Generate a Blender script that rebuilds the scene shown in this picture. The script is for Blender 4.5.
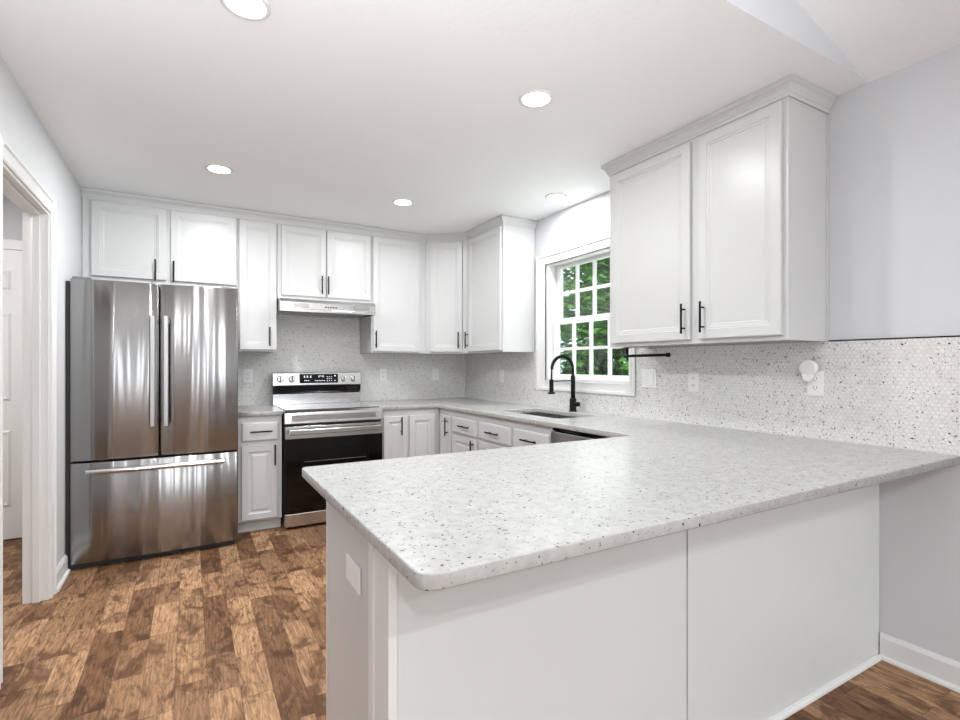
import bpy, bmesh, math, random
from mathutils import Vector, Matrix

for o in list(bpy.data.objects):
    bpy.data.objects.remove(o)
S = bpy.context.scene
COL = S.collection
R = math.radians

# ------------------------------------------------------------------ camera
cam_d = bpy.data.cameras.new('camera')
cam = bpy.data.objects.new('camera', cam_d)
COL.objects.link(cam)
cam.location = (0, 0, 1.228)
cam.rotation_euler = (R(90), 0, R(-29.755))
cam_d.sensor_width = 36
cam_d.lens = 36 * 507.2 / 960
cam_d.shift_y = 5.0 / 960
cam_d.clip_start = 0.02
S.camera = cam

# ------------------------------------------------------------------ view, sky, sun
S.view_settings.view_transform = 'Standard'
S.view_settings.look = 'None'
S.view_settings.gamma = 1
S.view_settings.use_curve_mapping = False
S.view_settings.exposure = 0.97

W = bpy.data.worlds.new('sky')
S.world = W
W.use_nodes = True
W.node_tree.nodes['Background'].inputs[0].default_value = (0.78, 0.88, 1.0, 1)
W.node_tree.nodes['Background'].inputs[1].default_value = 1.0

sd = bpy.data.lights.new('sun', 'SUN')
sd.energy = 1.9
sd.angle = R(2)
so = bpy.data.objects.new('sun', sd)
COL.objects.link(so)
so.location = (0, 0, 12)
so.rotation_euler = Vector((0.55, 0.28, -0.80)).to_track_quat('-Z', 'Y').to_euler()

CAN_W = 5.6        # recessed lamps over the kitchen
VAULT_W = 22.0      # lamps in the vaulted ceiling behind the camera
DAY_W = 15.0        # daylight entering by each rear window

def area(name, loc, rot, sx, sy, power, color=(1, 1, 1), shape='RECTANGLE', spread=180):
    d = bpy.data.lights.new(name, 'AREA')
    d.shape = shape
    d.size = sx
    if shape in ('RECTANGLE', 'ELLIPSE'):
        d.size_y = sy
    d.energy = power
    d.color = color
    d.spread = R(spread)
    o = bpy.data.objects.new(name, d)
    COL.objects.link(o)
    o.location = loc
    o.rotation_euler = rot
    return o

REAR_WINDOWS = [(-2.5, .55), (-.15, .42), (.75, .42), (1.85, .55)]     # centre x, width; unseen, made narrow and tall for streaks reflected in the fridge
for cx, w in REAR_WINDOWS:
    area('daylight', (cx, -4.30, 1.25), (R(90), 0, 0), w - .08, 2.1, DAY_W * w, (0.92, 0.97, 1.0))
area('daylight', (2.80, 2.88, 1.50), (0, R(90 + 28), 0), 0.8, .8, 2.6, (0.95, 1.0, 0.97))

# added fill light behind the camera, bounced off the ceiling to brighten the kitchen
area('ceiling_fill', (-.1, -.2, 1.50), Vector((.05, .47, .88)).to_track_quat('-Z', 'Y').to_euler(), .7, .5, 22.0, (.94, .975, 1.0), 'RECTANGLE', 126)

# ------------------------------------------------------------------ node helpers
def new_mat(name):
    m = bpy.data.materials.new(name)
    m.use_nodes = True
    return m, m.node_tree, m.node_tree.nodes['Principled BSDF']

def simple(name, col, rough=.5, metal=0, spec=None, coat=0, emis=0, emcol=None):
    m, t, b = new_mat(name)
    b.inputs['Base Color'].default_value = (*col, 1)
    b.inputs['Roughness'].default_value = rough
    b.inputs['Metallic'].default_value = metal
    if spec is not None:
        b.inputs['Specular IOR Level'].default_value = spec
    if coat:
        b.inputs['Coat Weight'].default_value = coat
        b.inputs['Coat Roughness'].default_value = .06
    if emis:
        b.inputs['Emission Color'].default_value = (*(emcol or col), 1)
        b.inputs['Emission Strength'].default_value = emis
    return m

class NT:
    def __init__(s, t):
        s.t = t
    def n(s, typ, **kw):
        nd = s.t.nodes.new(typ)
        for k, v in kw.items():
            setattr(nd, k, v)
        return nd
    def link(s, a, b):
        s.t.links.new(a, b)
    def setin(s, sock, v):
        if isinstance(v, (int, float, tuple)):
            sock.default_value = v
        else:
            s.link(v, sock)
    def m(s, op, a, b=None, c=None):
        nd = s.n('ShaderNodeMath', operation=op)
        s.setin(nd.inputs[0], a)
        if b is not None:
            s.setin(nd.inputs[1], b)
        if c is not None:
            s.setin(nd.inputs[2], c)
        return nd.outputs[0]
    def mix(s, f, a, b, blend='MIX'):
        nd = s.n('ShaderNodeMix', data_type='RGBA', blend_type=blend)
        s.setin(nd.inputs[0], f)
        for i, v in ((6, a), (7, b)):
            if isinstance(v, tuple):
                nd.inputs[i].default_value = (*v, 1) if len(v) == 3 else v
            else:
                s.link(v, nd.inputs[i])
        return nd.outputs[2]
    def pos(s):
        return s.n('ShaderNodeNewGeometry').outputs['Position']
    def xyz(s, v):
        nd = s.n('ShaderNodeSeparateXYZ')
        s.link(v, nd.inputs[0])
        return nd.outputs
    def comb(s, x, y, z):
        nd = s.n('ShaderNodeCombineXYZ')
        for i, v in enumerate((x, y, z)):
            s.setin(nd.inputs[i], v)
        return nd.outputs[0]
    def noise(s, v, scale, detail=3, rough=.5, dist=0):
        nd = s.n('ShaderNodeTexNoise')
        s.link(v, nd.inputs['Vector'])
        nd.inputs['Scale'].default_value = scale
        nd.inputs['Detail'].default_value = detail
        nd.inputs['Roughness'].default_value = rough
        nd.inputs['Distortion'].default_value = dist
        return nd.outputs[0], nd.outputs[1]
    def ramp(s, f, stops):
        nd = s.n('ShaderNodeValToRGB')
        s.link(f, nd.inputs[0])
        e = nd.color_ramp.elements
        while len(e) < len(stops):
            e.new(.5)
        for i, (p, c) in enumerate(stops):
            e[i].position = p
            e[i].color = (*c, 1) if len(c) == 3 else c
        return nd.outputs[0]
    def bump(s, h, strength, dist, bsdf):
        nd = s.n('ShaderNodeBump')
        nd.inputs['Strength'].default_value = strength
        nd.inputs['Distance'].default_value = dist
        s.link(h, nd.inputs['Height'])
        s.link(nd.outputs[0], bsdf.inputs['Normal'])

def paint(name, col, rough=.6, scale=120, strength=.12, dist=.002):
    m, t, b = new_mat(name)
    g = NT(t)
    p = g.pos()
    n1, _ = g.noise(p, scale, 3)
    n2, _ = g.noise(p, 2.2, 2)
    c = g.mix(n2, tuple(x * .985 for x in col), tuple(min(1, x * 1.015) for x in col))
    g.link(c, b.inputs['Base Color'])
    b.inputs['Roughness'].default_value = rough
    g.bump(n1, strength, dist, b)
    return m

def terrazzo(name, base, tint, layers, rough, hexbump=None, coat=0):
    m, t, b = new_mat(name)
    g = NT(t)
    p = g.pos()
    _, nc = g.noise(p, 110, 2)
    off = g.n('ShaderNodeVectorMath', operation='MULTIPLY_ADD')
    g.link(nc, off.inputs[0])
    off.inputs[1].default_value = (.013, .013, .013)
    g.link(p, off.inputs[2])
    pv = off.outputs[0]
    f, _ = g.noise(p, 38, 5, .65)
    f2, _ = g.noise(p, 7, 3)
    col = g.mix(g.ramp(f, [(.35, (0, 0, 0)), (.72, (1, 1, 1))]), base, tint)
    col = g.mix(g.m('MULTIPLY', f2, .35), col, tint)
    for sc, dens, rad, ramp in layers:
        v = g.n('ShaderNodeTexVoronoi')
        g.link(pv, v.inputs['Vector'])
        v.inputs['Scale'].default_value = sc
        v.inputs['Randomness'].default_value = 1
        s = g.n('ShaderNodeSeparateColor')
        g.link(v.outputs['Color'], s.inputs[0])
        keep = g.m('GREATER_THAN', s.outputs[0], 1 - dens)
        r = g.m('MULTIPLY_ADD', s.outputs[1], rad * .75, rad * .25)
        edge = g.n('ShaderNodeMapRange')
        g.link(g.m('SUBTRACT', r, v.outputs['Distance']), edge.inputs[0])
        edge.inputs[1].default_value = -.01
        edge.inputs[2].default_value = .03
        mask = g.m('MULTIPLY', keep, edge.outputs[0])
        c = g.ramp(s.outputs[2], ramp)
        col = g.mix(mask, col, c)
    if hexbump:
        axis = hexbump
        x, y, z = g.xyz(p)
        u = x if axis == 'x' else y
        sc = 1 / .0185
        U = g.m('MULTIPLY', u, sc)
        V = g.m('MULTIPLY', z, sc / 1.732)
        def cell(du, dv):
            a = g.m('SUBTRACT', g.m('FRACT', g.m('ADD', g.m('ADD', U, du), 50)), .5)
            c2 = g.m('SUBTRACT', g.m('FRACT', g.m('ADD', g.m('ADD', V, dv), 50)), .5)
            c2 = g.m('MULTIPLY', c2, 1.732)
            a = g.m('ABSOLUTE', a)
            c2 = g.m('ABSOLUTE', c2)
            return g.m('MAXIMUM', a, g.m('ADD', g.m('MULTIPLY', a, .5), g.m('MULTIPLY', c2, .866)))
        h = g.m('MINIMUM', cell(0, 0), cell(.5, .5))
        grout = g.n('ShaderNodeMapRange')
        g.link(h, grout.inputs[0])
        grout.inputs[1].default_value = .39
        grout.inputs[2].default_value = .46
        col = g.mix(g.m('MULTIPLY', grout.outputs[0], .85), col, (.60, .59, .575))
        g.bump(g.m('SUBTRACT', 1, grout.outputs[0]), .35, .0012, b)
    g.link(col, b.inputs['Base Color'])
    b.inputs['Roughness'].default_value = rough
    b.inputs['Specular IOR Level'].default_value = .25
    return m

def wood_floor():
    m, t, b = new_mat('wood plank floor')
    g = NT(t)
    p = g.pos()
    x, y, z = g.xyz(p)
    wd, ln = .108, .62
    xs = g.m('DIVIDE', g.m('ADD', x, 20.03), wd)
    ci = g.m('FLOOR', xs)
    cf = g.m('FRACT', xs)
    wn = g.n('ShaderNodeTexWhiteNoise', noise_dimensions='1D')
    g.link(ci, wn.inputs['W'])
    ys = g.m('ADD', g.m('DIVIDE', g.m('ADD', y, 20), ln), g.m('MULTIPLY', wn.outputs[0], 7.3))
    ri = g.m('FLOOR', ys)
    rf = g.m('FRACT', ys)
    # every plank row splits once more at a random place, so lengths differ
    w0 = g.n('ShaderNodeTexWhiteNoise', noise_dimensions='2D')
    g.link(g.comb(ci, ri, 0), w0.inputs['Vector'])
    cut = g.m('MULTIPLY_ADD', w0.outputs[0], .5, .25)
    part = g.m('GREATER_THAN', rf, cut)
    w2 = g.n('ShaderNodeTexWhiteNoise', noise_dimensions='3D')
    g.link(g.comb(ci, ri, g.m('MULTIPLY', part, g.m('GREATER_THAN', w0.outputs[0], .45))), w2.inputs['Vector'])
    tone = w2.outputs[0]
    sc = g.n('ShaderNodeSeparateColor')
    g.link(w2.outputs[1], sc.inputs[0])
    # grain
    gx = g.m('ADD', g.m('MULTIPLY', x, 1), g.m('MULTIPLY', sc.outputs[0], 31))
    gy = g.m('ADD', g.m('MULTIPLY', y, .16), g.m('MULTIPLY', sc.outputs[1], 17))
    gv = g.comb(gx, gy, 0)
    n1, _ = g.noise(gv, 30, 8, .72, 2.2)
    n2, _ = g.noise(gv, 90, 4, .6, .5)
    wv = g.n('ShaderNodeTexWave', wave_type='BANDS', bands_direction='X')
    g.link(gv, wv.inputs['Vector'])
    wv.inputs['Scale'].default_value = 22
    wv.inputs['Distortion'].default_value = 9
    wv.inputs['Detail'].default_value = 3
    wv.inputs['Detail Scale'].default_value = 1.4
    kv = g.comb(g.m('ADD', x, g.m('MULTIPLY', sc.outputs[2], 9)), g.m('MULTIPLY', y, .55), 0)
    kn, _ = g.noise(kv, 9, 4, .6, .8)
    light = g.mix(tone, (.22, .108, .052), (.60, .365, .205))
    dark = g.mix(tone, (.065, .028, .013), (.17, .082, .038))
    f = g.ramp(n1, [(.36, (1, 1, 1)), (.60, (0, 0, 0))])
    f2 = g.ramp(kn, [(.50, (0, 0, 0)), (.62, (1, 1, 1))])
    col = g.mix(g.m('MULTIPLY', f, .62), light, dark)
    col = g.mix(g.m('MULTIPLY', wv.outputs[1], .30), col, dark)
    col = g.mix(g.m('MULTIPLY', f2, .9), col, dark)
    col = g.mix(g.m('MULTIPLY', g.ramp(n2, [(.5, (0, 0, 0)), (.75, (1, 1, 1))]), .5), col, (.06, .03, .016))
    rn, _ = g.noise(g.comb(g.m('MULTIPLY', gx, 1.0), g.m('MULTIPLY', gy, 1.1), 0), 13, 3, .55, 1.5)
    rd = g.n('ShaderNodeMapRange')
    g.link(g.m('ABSOLUTE', g.m('SUBTRACT', rn, .5)), rd.inputs[0])
    rd.inputs[1].default_value = .006
    rd.inputs[2].default_value = .030
    rd.inputs[3].default_value = 1
    rd.inputs[4].default_value = 0
    col = g.mix(g.m('MULTIPLY', g.m('MULTIPLY', rd.outputs[0], g.m('ADD', f, .2)), .6), col, (.045, .022, .012))
    e = g.m('MINIMUM', cf, g.m('SUBTRACT', 1, cf))
    s1 = g.m('LESS_THAN', e, .014)
    s2 = g.m('LESS_THAN', g.m('MINIMUM', rf, g.m('SUBTRACT', 1, rf)), .003)
    s3 = g.m('MULTIPLY', g.m('LESS_THAN', g.m('ABSOLUTE', g.m('SUBTRACT', rf, cut)), .003), g.m('GREATER_THAN', w0.outputs[0], .45))
    seam = g.m('MAXIMUM', g.m('MAXIMUM', s1, s2), s3)
    col = g.mix(g.m('MULTIPLY', seam, .4), col, (.045, .022, .012))
    g.link(col, b.inputs['Base Color'])
    b.inputs['Roughness'].default_value = .5
    b.inputs['Specular IOR Level'].default_value = .2
    g.bump(g.m('SUBTRACT', g.m('MULTIPLY', n1, .4), seam), .25, .0015, b)
    return m

ANIS = 0.25
def steel(name, col=(.60, .595, .59), rough=.22, wave=0.0, axis='x', dark=0):
    m, t, b = new_mat(name)
    g = NT(t)
    p = g.n('ShaderNodeTexCoord').outputs['Object']
    x, y, z = g.xyz(p)
    a, c = (x, z) if axis == 'x' else (z, x)
    v = g.comb(g.m('MULTIPLY', a, 1), 0, g.m('MULTIPLY', c, .03))
    n, _ = g.noise(v, 700, 2)
    cc = g.mix(n, tuple(q * .96 for q in col), tuple(q * 1.04 for q in col))
    g.link(cc, b.inputs['Base Color'])
    b.inputs['Metallic'].default_value = 1
    b.inputs['Roughness'].default_value = rough
    if wave:
        b.inputs['Anisotropic'].default_value = .92
        b.inputs['Anisotropic Rotation'].default_value = ANIS
        tn = g.n('ShaderNodeTangent', direction_type='RADIAL', axis='Z')
        g.link(tn.outputs[0], b.inputs['Tangent'])
        v2 = g.comb(a, 0, g.m('MULTIPLY', c, .035))
        w, _ = g.noise(v2, 8, 1, .4)
        g.bump(w, wave, .03, b)
    return m

M = {}
M['cab'] = simple('white cabinet paint', (.60, .602, .60), .34)
M['trim'] = simple('white trim paint', (.76, .76, .75), .35)
M['panelw'] = paint('white back panel paint', (.66, .68, .665), .38, 60, .06)
M['wall'] = paint('grey wall paint', (.64, .65, .672), .6)
M['wall_lit'] = paint('lit grey wall paint', (.66, .67, .685), .6)  # same grey paint, lightened to stand in for stronger light on the left wall
M['ceil'] = paint('textured ceiling', (.92, .93, .935), .75, 45, .3, .003)
M['floor'] = wood_floor()
SPK = [(0, (.008, .007, .007)), (.45, (.03, .026, .023)), (.65, (.13, .12, .11)), (1, (.32, .30, .28))]
SPK2 = [(0, (.03, .028, .025)), (.4, (.22, .20, .18)), (1, (.50, .48, .455))]
M['quartz'] = terrazzo('speckled quartz', (.49, .49, .48), (.38, .375, .355), [(75, .12, .34, SPK2), (105, .20, .40, SPK), (58, .17, .27, SPK), (200, .12, .5, SPK2)], .24)
M['tilex'] = terrazzo('speckled mosaic tile', (.83, .825, .815), (.66, .645, .63), [(70, .20, .34, SPK2), (56, .20, .25, SPK), (95, .14, .38, SPK), (170, .10, .5, SPK2)], .3, 'x')
M['tiley'] = terrazzo('speckled mosaic tile side', (.83, .825, .815), (.66, .645, .63), [(70, .20, .34, SPK2), (56, .20, .25, SPK), (95, .14, .38, SPK), (170, .10, .5, SPK2)], .3, 'y')
M['steel'] = steel('brushed stainless', (.62, .615, .61), .22)
M['fridge'] = steel('fridge stainless', (.33, .325, .322), .18, wave=.5)
M['fridgeh'] = steel('fridge handle steel', (.42, .41, .405), .28)
M['steelh'] = steel('horizontal brushed stainless', (.64, .635, .63), .2, axis='z')
M['chrome'] = simple('polished metal', (.78, .78, .77), .1, 1)
M['black'] = simple('matte black metal', (.004, .004, .004), .45, 0, .25)
M['blackg'] = simple('black glass', (.002, .002, .002), .05, 0, .35)
M['cooktop'] = simple('cooktop glass', (.03, .03, .032), .04, 0, 1.0, coat=1)
M['darkp'] = simple('dark plastic', (.018, .018, .02), .5)
M['grey'] = simple('grey plastic', (.22, .22, .22), .4)
M['mark'] = simple('panel markings', (.8, .82, .86), .5, emis=.5)
M['plast'] = simple('white plastic', (.84, .835, .82), .35)
M['lens'] = simple('lamp lens', (1, 1, 1), .5, emis=7.0, emcol=(1, .985, .96))
M['leaf1'] = simple('green leaf', (.07, .19, .02), .5)
M['leaf2'] = simple('dark green leaf', (.025, .065, .022), .5)
M['bark'] = simple('bark', (.10, .085, .07), .9)
M['grass'] = paint('lawn', (.10, .22, .05), .9, 30, .6, .03)
mg, tg, bg = new_mat('window glass')
gg = NT(tg)
tr = gg.n('ShaderNodeBsdfTransparent')
tr.inputs[0].default_value = (.93, .97, .95, 1)
gl = gg.n('ShaderNodeBsdfGlossy')
gl.inputs[1].default_value = .02
mx = gg.n('ShaderNodeMixShader')
mx.inputs[0].default_value = .06
gg.link(tr.outputs[0], mx.inputs[1])
gg.link(gl.outputs[0], mx.inputs[2])
gg.link(mx.outputs[0], tg.nodes['Material Output'].inputs[0])
M['glass'] = mg

# ------------------------------------------------------------------ mesh helpers
class MB:
    def __init__(s):
        s.b = bmesh.new()
    def box(s, x0, x1, y0, y1, z0, z1):
        vs = [s.b.verts.new(p) for p in ((x0, y0, z0), (x1, y0, z0), (x1, y1, z0), (x0, y1, z0), (x0, y0, z1), (x1, y0, z1), (x1, y1, z1), (x0, y1, z1))]
        for f in ((0, 3, 2, 1), (4, 5, 6, 7), (0, 1, 5, 4), (1, 2, 6, 5), (2, 3, 7, 6), (3, 0, 4, 7)):
            s.b.faces.new([vs[i] for i in f])
        return s
    def prism(s, pts, a, b, axis='x'):
        """pts: 2D outline; axis x -> (y,z), y -> (x,z), z -> (x,y)"""
        def mk(p, t):
            return {'x': (t, p[0], p[1]), 'y': (p[0], t, p[1]), 'z': (p[0], p[1], t)}[axis]
        A = [s.b.verts.new(mk(p, a)) for p in pts]
        B = [s.b.verts.new(mk(p, b)) for p in pts]
        n = len(pts)
        s.b.faces.new(A[::-1])
        s.b.faces.new(B)
        for i in range(n):
            j = (i + 1) % n
            s.b.faces.new((A[i], A[j], B[j], B[i]))
        return s
    def tube(s, pts, rad, n=12, cap=True):
        pts = [Vector(p) for p in pts]
        rads = rad if isinstance(rad, (list, tuple)) else [rad] * len(pts)
        rings = []
        prev = None
        for i, p in enumerate(pts):
            d = (pts[min(i + 1, len(pts) - 1)] - pts[max(i - 1, 0)]).normalized()
            if prev is None:
                up = Vector((0, 0, 1)) if abs(d.z) < .9 else Vector((1, 0, 0))
                a = d.cross(up).normalized()
            else:
                a = (prev - d * prev.dot(d)).normalized()
            prev = a
            c = d.cross(a)
            rings.append([s.b.verts.new(p + (a * math.cos(2 * math.pi * k / n) + c * math.sin(2 * math.pi * k / n)) * rads[i]) for k in range(n)])
        for r0, r1 in zip(rings, rings[1:]):
            for k in range(n):
                s.b.faces.new((r0[k], r0[(k + 1) % n], r1[(k + 1) % n], r1[k]))
        if cap:
            s.b.faces.new(rings[0][::-1])
            s.b.faces.new(rings[-1])
        return s
    def rings(s, x0, x1, z0, z1, prof, yb=0.0):
        """rectangular panel facing -y: prof = list of (inset, depth out)"""
        loops = []
        for ins, out in prof:
            loops.append([s.b.verts.new(p) for p in ((x0 + ins, yb - out, z0 + ins), (x1 - ins, yb - out, z0 + ins), (x1 - ins, yb - out, z1 - ins), (x0 + ins, yb - out, z1 - ins))])
        s.b.faces.new(loops[0][::-1])
        for a, c in zip(loops, loops[1:]):
            for i in range(4):
                j = (i + 1) % 4
                s.b.faces.new((a[i], a[j], c[j], c[i]))
        s.b.faces.new(loops[-1])
        return s
    def sweep(s, path, prof, side=1):
        """path: 2D points; prof: closed list of (out, z); out is offset to the right*side of travel"""
        n = len(path)
        rows = []
        for i in range(n):
            p = Vector(path[i])
            d0 = (Vector(path[i]) - Vector(path[i - 1])).normalized() if i else None
            d1 = (Vector(path[i + 1]) - Vector(path[i])).normalized() if i < n - 1 else None
            def nrm(d):
                return Vector((d.y, -d.x)) * side
            if d0 is None:
                m = nrm(d1)
            elif d1 is None:
                m = nrm(d0)
            else:
                m = (nrm(d0) + nrm(d1)).normalized()
                m = m / m.dot(nrm(d0))
            rows.append([s.b.verts.new((p.x + m.x * o, p.y + m.y * o, z)) for o, z in prof])
        k = len(prof)
        for a, c in zip(rows, rows[1:]):
            for i in range(k):
                j = (i + 1) % k
                s.b.faces.new((a[i], a[j], c[j], c[i]))
        s.b.faces.new(rows[0][::-1])
        s.b.faces.new(rows[-1])
        return s
    def build(s, name, mat, parent=None, bevel=0, smooth=False, loc=None, seg=2):
        bmesh.ops.recalc_face_normals(s.b, faces=s.b.faces)
        me = bpy.data.meshes.new(name)
        s.b.to_mesh(me)
        s.b.free()
        me.materials.append(M[mat] if isinstance(mat, str) else mat)
        o = bpy.data.objects.new(name, me)
        COL.objects.link(o)
        if parent:
            o.parent = parent
        if loc:
            o.location = loc
        if smooth:
            for p in me.polygons:
                p.use_smooth = True
        if bevel:
            md = o.modifiers.new('bevel', 'BEVEL')
            md.width = bevel
            md.segments = seg
            md.limit_method = 'ANGLE'
            md.angle_limit = R(40)
        return o

def tag(o, label=None, cat=None, group=None, kind=None):
    if label:
        o['label'] = label
    if cat:
        o['category'] = cat
    if group:
        o['group'] = group
    if kind:
        o['kind'] = kind
    return o

def thing(name, loc, rotz, label, cat, group=None, kind=None):
    o = bpy.data.objects.new(name, None)
    o.empty_display_size = .05
    COL.objects.link(o)
    o.location = loc
    o.rotation_euler = (0, 0, R(rotz))
    return tag(o, label, cat, group, kind)

def children(o):
    return [c for c in bpy.data.objects if c.parent == o]

def dup(root, loc, rotz, label):
    r = root.copy()
    COL.objects.link(r)
    r.location = loc
    r.rotation_euler = (0, 0, R(rotz))
    r['label'] = label
    for ch in children(root):
        c = ch.copy()
        COL.objects.link(c)
        c.parent = r
        for gch in children(ch):
            d = gch.copy()
            COL.objects.link(d)
            d.parent = c
    return r

# ------------------------------------------------------------------ the room
XR, XL, YB, YK, H = 2.528, -.645, 4.72, 1.061, 2.44
XLL, YR = -3.2, -4.0
T = .12
TL = .10
def struct(name, mb, mat, cat='room', label=None, **k):
    o = mb.build(name, mat, **k)
    tag(o, label, cat, kind='structure')
    return o

struct('floor', MB().box(XLL - T, XR + T, YR - T, YB + .3, -.1, 0), 'floor', 'floor', 'brown wood plank floor with knotty dark streaks')

# window opening in the right wall
WY0, WY1, WZ0, WZ1 = 2.405, 3.33, 1.105, 2.045
w = MB()
w.box(XR, XR + T, YR, WY0, 0, H + .0)
w.box(XR, XR + T, WY1, YB + T, 0, H)
w.box(XR, XR + T, WY0, WY1, 0, WZ0)
w.box(XR, XR + T, WY0, WY1, WZ1, H)
struct('wall_right', w, 'wall', 'wall', 'grey painted right wall holding the kitchen window')
struct('wall_back', MB().box(XL - T, XR, YB, YB + T, 0, H), 'wall', 'wall', 'wall behind the refrigerator and range')
DY0, DY1, DZ = 2.625, 3.442, 2.035
w = MB()
w.box(XL - TL, XL, YK, DY0, 0, H)
w.box(XL - TL, XL, DY1, YB, 0, H)
w.box(XL - TL, XL, DY0, DY1, DZ, H)
struct('wall_left', w, 'wall_lit', 'wall', 'grey left wall with a cased doorway, paint lightened for the light on it')
struct('ceiling', MB().box(XL - T, XR + .001, YK, YB + T, H, H + .08), 'ceil', 'ceiling', 'flat white textured kitchen ceiling')
SL = .272
XRG = -.35
zr = H + SL * (XR - XRG)
zl = zr - SL * (XRG - XLL)
w = MB()
w.prism([(XR + .1, H - SL * .1 + .0), (XRG, zr), (XLL, zl), (XLL, zl + .08), (XRG, zr + .08), (XR + .1, H - SL * .1 + .08)], YR - T, YK + .001, 'y')
struct('ceiling_vault', w, 'ceil', 'ceiling', 'white vaulted ceiling rising from the right wall')
w = MB()
w.prism([(XR, H + .0005), (XRG, zr), (XLL, zl), (XLL, H)], YK - .001, YK + T, 'y')
w.box(XLL, XL - T, YK - .001, YK + T, 0, H)
struct('wall_header', w, 'wall', 'wall', 'grey triangular gable wall above the flat kitchen ceiling')
# living room behind the camera
w = MB()
xs = XLL
for cx, ww in REAR_WINDOWS:
    w.box(xs, cx - ww / 2, YR - T, YR, 0, 3.4)
    w.box(cx - ww / 2, cx + ww / 2, YR - T, YR, 0, .15)
    w.box(cx - ww / 2, cx + ww / 2, YR - T, YR, 2.35, 3.4)
    xs = cx + ww / 2
w.box(xs, XR, YR - T, YR, 0, 3.4)
struct('wall_rear', w, 'wall', 'wall')
struct('wall_side', MB().box(XLL - T, XLL, YR, YK + T, 0, 3.0), 'wall', 'wall')
for i, (cx, ww) in enumerate(REAR_WINDOWS):
    e = thing('window_%d' % (i + 2), (cx, YR, .15), 0, None, None, kind='structure')
    f = MB()
    hw = ww / 2
    f.box(-hw - .08, -hw, 0, .02, -.08, 2.28).box(hw, hw + .08, 0, .02, -.08, 2.28)
    f.box(-hw, hw, 0, .02, 2.20, 2.28).box(-hw, hw, 0, .02, -.08, 0)
    f.build('casing', 'trim', e)
    f = MB()
    for a, b_ in ((-hw, -hw + .03), (hw - .03, hw)):
        f.box(a, b_, -.08, -.04, 0, 2.2)
    for z0 in (0, 2.15):
        f.box(-hw, hw, -.078, -.042, z0, z0 + .05)
    f.build('sash', 'trim', e)

# hall behind the doorway
w = MB()
w.box(-2.2, XL - T, 4.752, 4.87, 0, H)
w.box(-2.3, -2.2, 2.0, 4.87, 0, H)
w.box(-2.2, XL - T, 1.9, 2.0, 0, H)
struct('wall_hall', w, 'wall', 'wall', 'grey hall wall seen through the doorway')
struct('ceiling_hall', MB().box(-2.3, XL - T, 1.9, 4.87, H, H + .08), 'ceil', 'ceiling')
area('hall_fill', (-1.35, 3.4, 2.40), (0, 0, 0), .3, .3, 14, (1, .97, .93), 'DISK')  # added light, no fixture; brightens the hall and spills onto the kitchen cabinets

# doorway lining and casing on the left wall
e = thing('door_1', (XL, DY0, 0), 0, 'white cased doorway opening in the left wall', 'doorway', kind='structure')
f = MB()
jw = DY1 - DY0
f.box(-TL - .002, .002, 0, .018, 0, DZ).box(-TL - .002, .002, jw - .018, jw, 0, DZ).box(-TL - .002, .002, .018, jw - .018, DZ - .018, DZ)
f.build('jamb', 'trim', e)
f = MB()
f.box(-.062, -.03, .018, .032, 0, DZ - .018).box(-.062, -.03, jw - .032, jw - .018, 0, DZ - .018).box(-.062, -.03, .032, jw - .032, DZ - .032, DZ - .018)
f.build('door_stop', 'trim', e, bevel=.002)
cp = [(0, 0), (.076, 0), (.076, .018), (.060, .022), (.052, .015), (.018, .012), (.010, .016), (0, .012)]
def casing(y_in, y_out, side, x0=0.0, sgn=1):
    f = MB()
    pts = [(x0 + sgn * t, y_in + side * w_) for w_, t in cp]
    return f
f = MB()
f.prism([(t + .0, jw - .006 + w_) for w_, t in cp], 0, DZ + .070, 'z')
f.prism([(t + .0, .006 - w_) for w_, t in cp], 0, DZ + .070, 'z')
f.prism([(t + .0, DZ - .006 + w_) for w_, t in cp], 0, 0, 'z') if 0 else None
for (a, c) in ((.006, jw - .006),):
    A = [f.b.verts.new((t, a, DZ - .006 + w_)) for w_, t in cp]
    B = [f.b.verts.new((t, c, DZ - .006 + w_)) for w_, t in cp]
    f.b.faces.new(A[::-1]); f.b.faces.new(B)
    for i in range(len(cp)):
        j = (i + 1) % len(cp)
        f.b.faces.new((A[i], A[j], B[j], B[i]))
f.build('casing', 'trim', e)

# six panel door in the hall
e = thing('door_2', (-1.78, 4.75, 0), 0, 'white six panel door seen through the left doorway', 'door', kind='structure')
f = MB()
f.box(0, .80, -.035, -.005, .01, 2.035)
for x0, x1 in ((.11, .365), (.435, .69)):
    for z0, z1 in ((.24, .77), (.98, 1.59), (1.755, 1.89)):
        f.rings(x0 - .0, x1, z0, z1, [(0, 0), (0, .002), (.012, .010), (.03, .004), (.05, .010)], -.035)
f.build('door_panel', 'trim', e, bevel=.002)
f = MB()
f.box(-.07, 0, -.02, 0, 0, 2.11).box(.80, .87, -.02, 0, 0, 2.11).box(0, .80, -.02, 0, 2.04, 2.11)
f.build('casing', 'trim', e, bevel=.003)
MB().tube([(.065, -.036, .95), (.065, -.06, .95), (.065, -.068, .95), (.065, -.09, .95), (.065, -.1, .95)], [.012, .012, .024, .026, .012], 16).build('door_knob', 'chrome', e, smooth=True)

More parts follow.
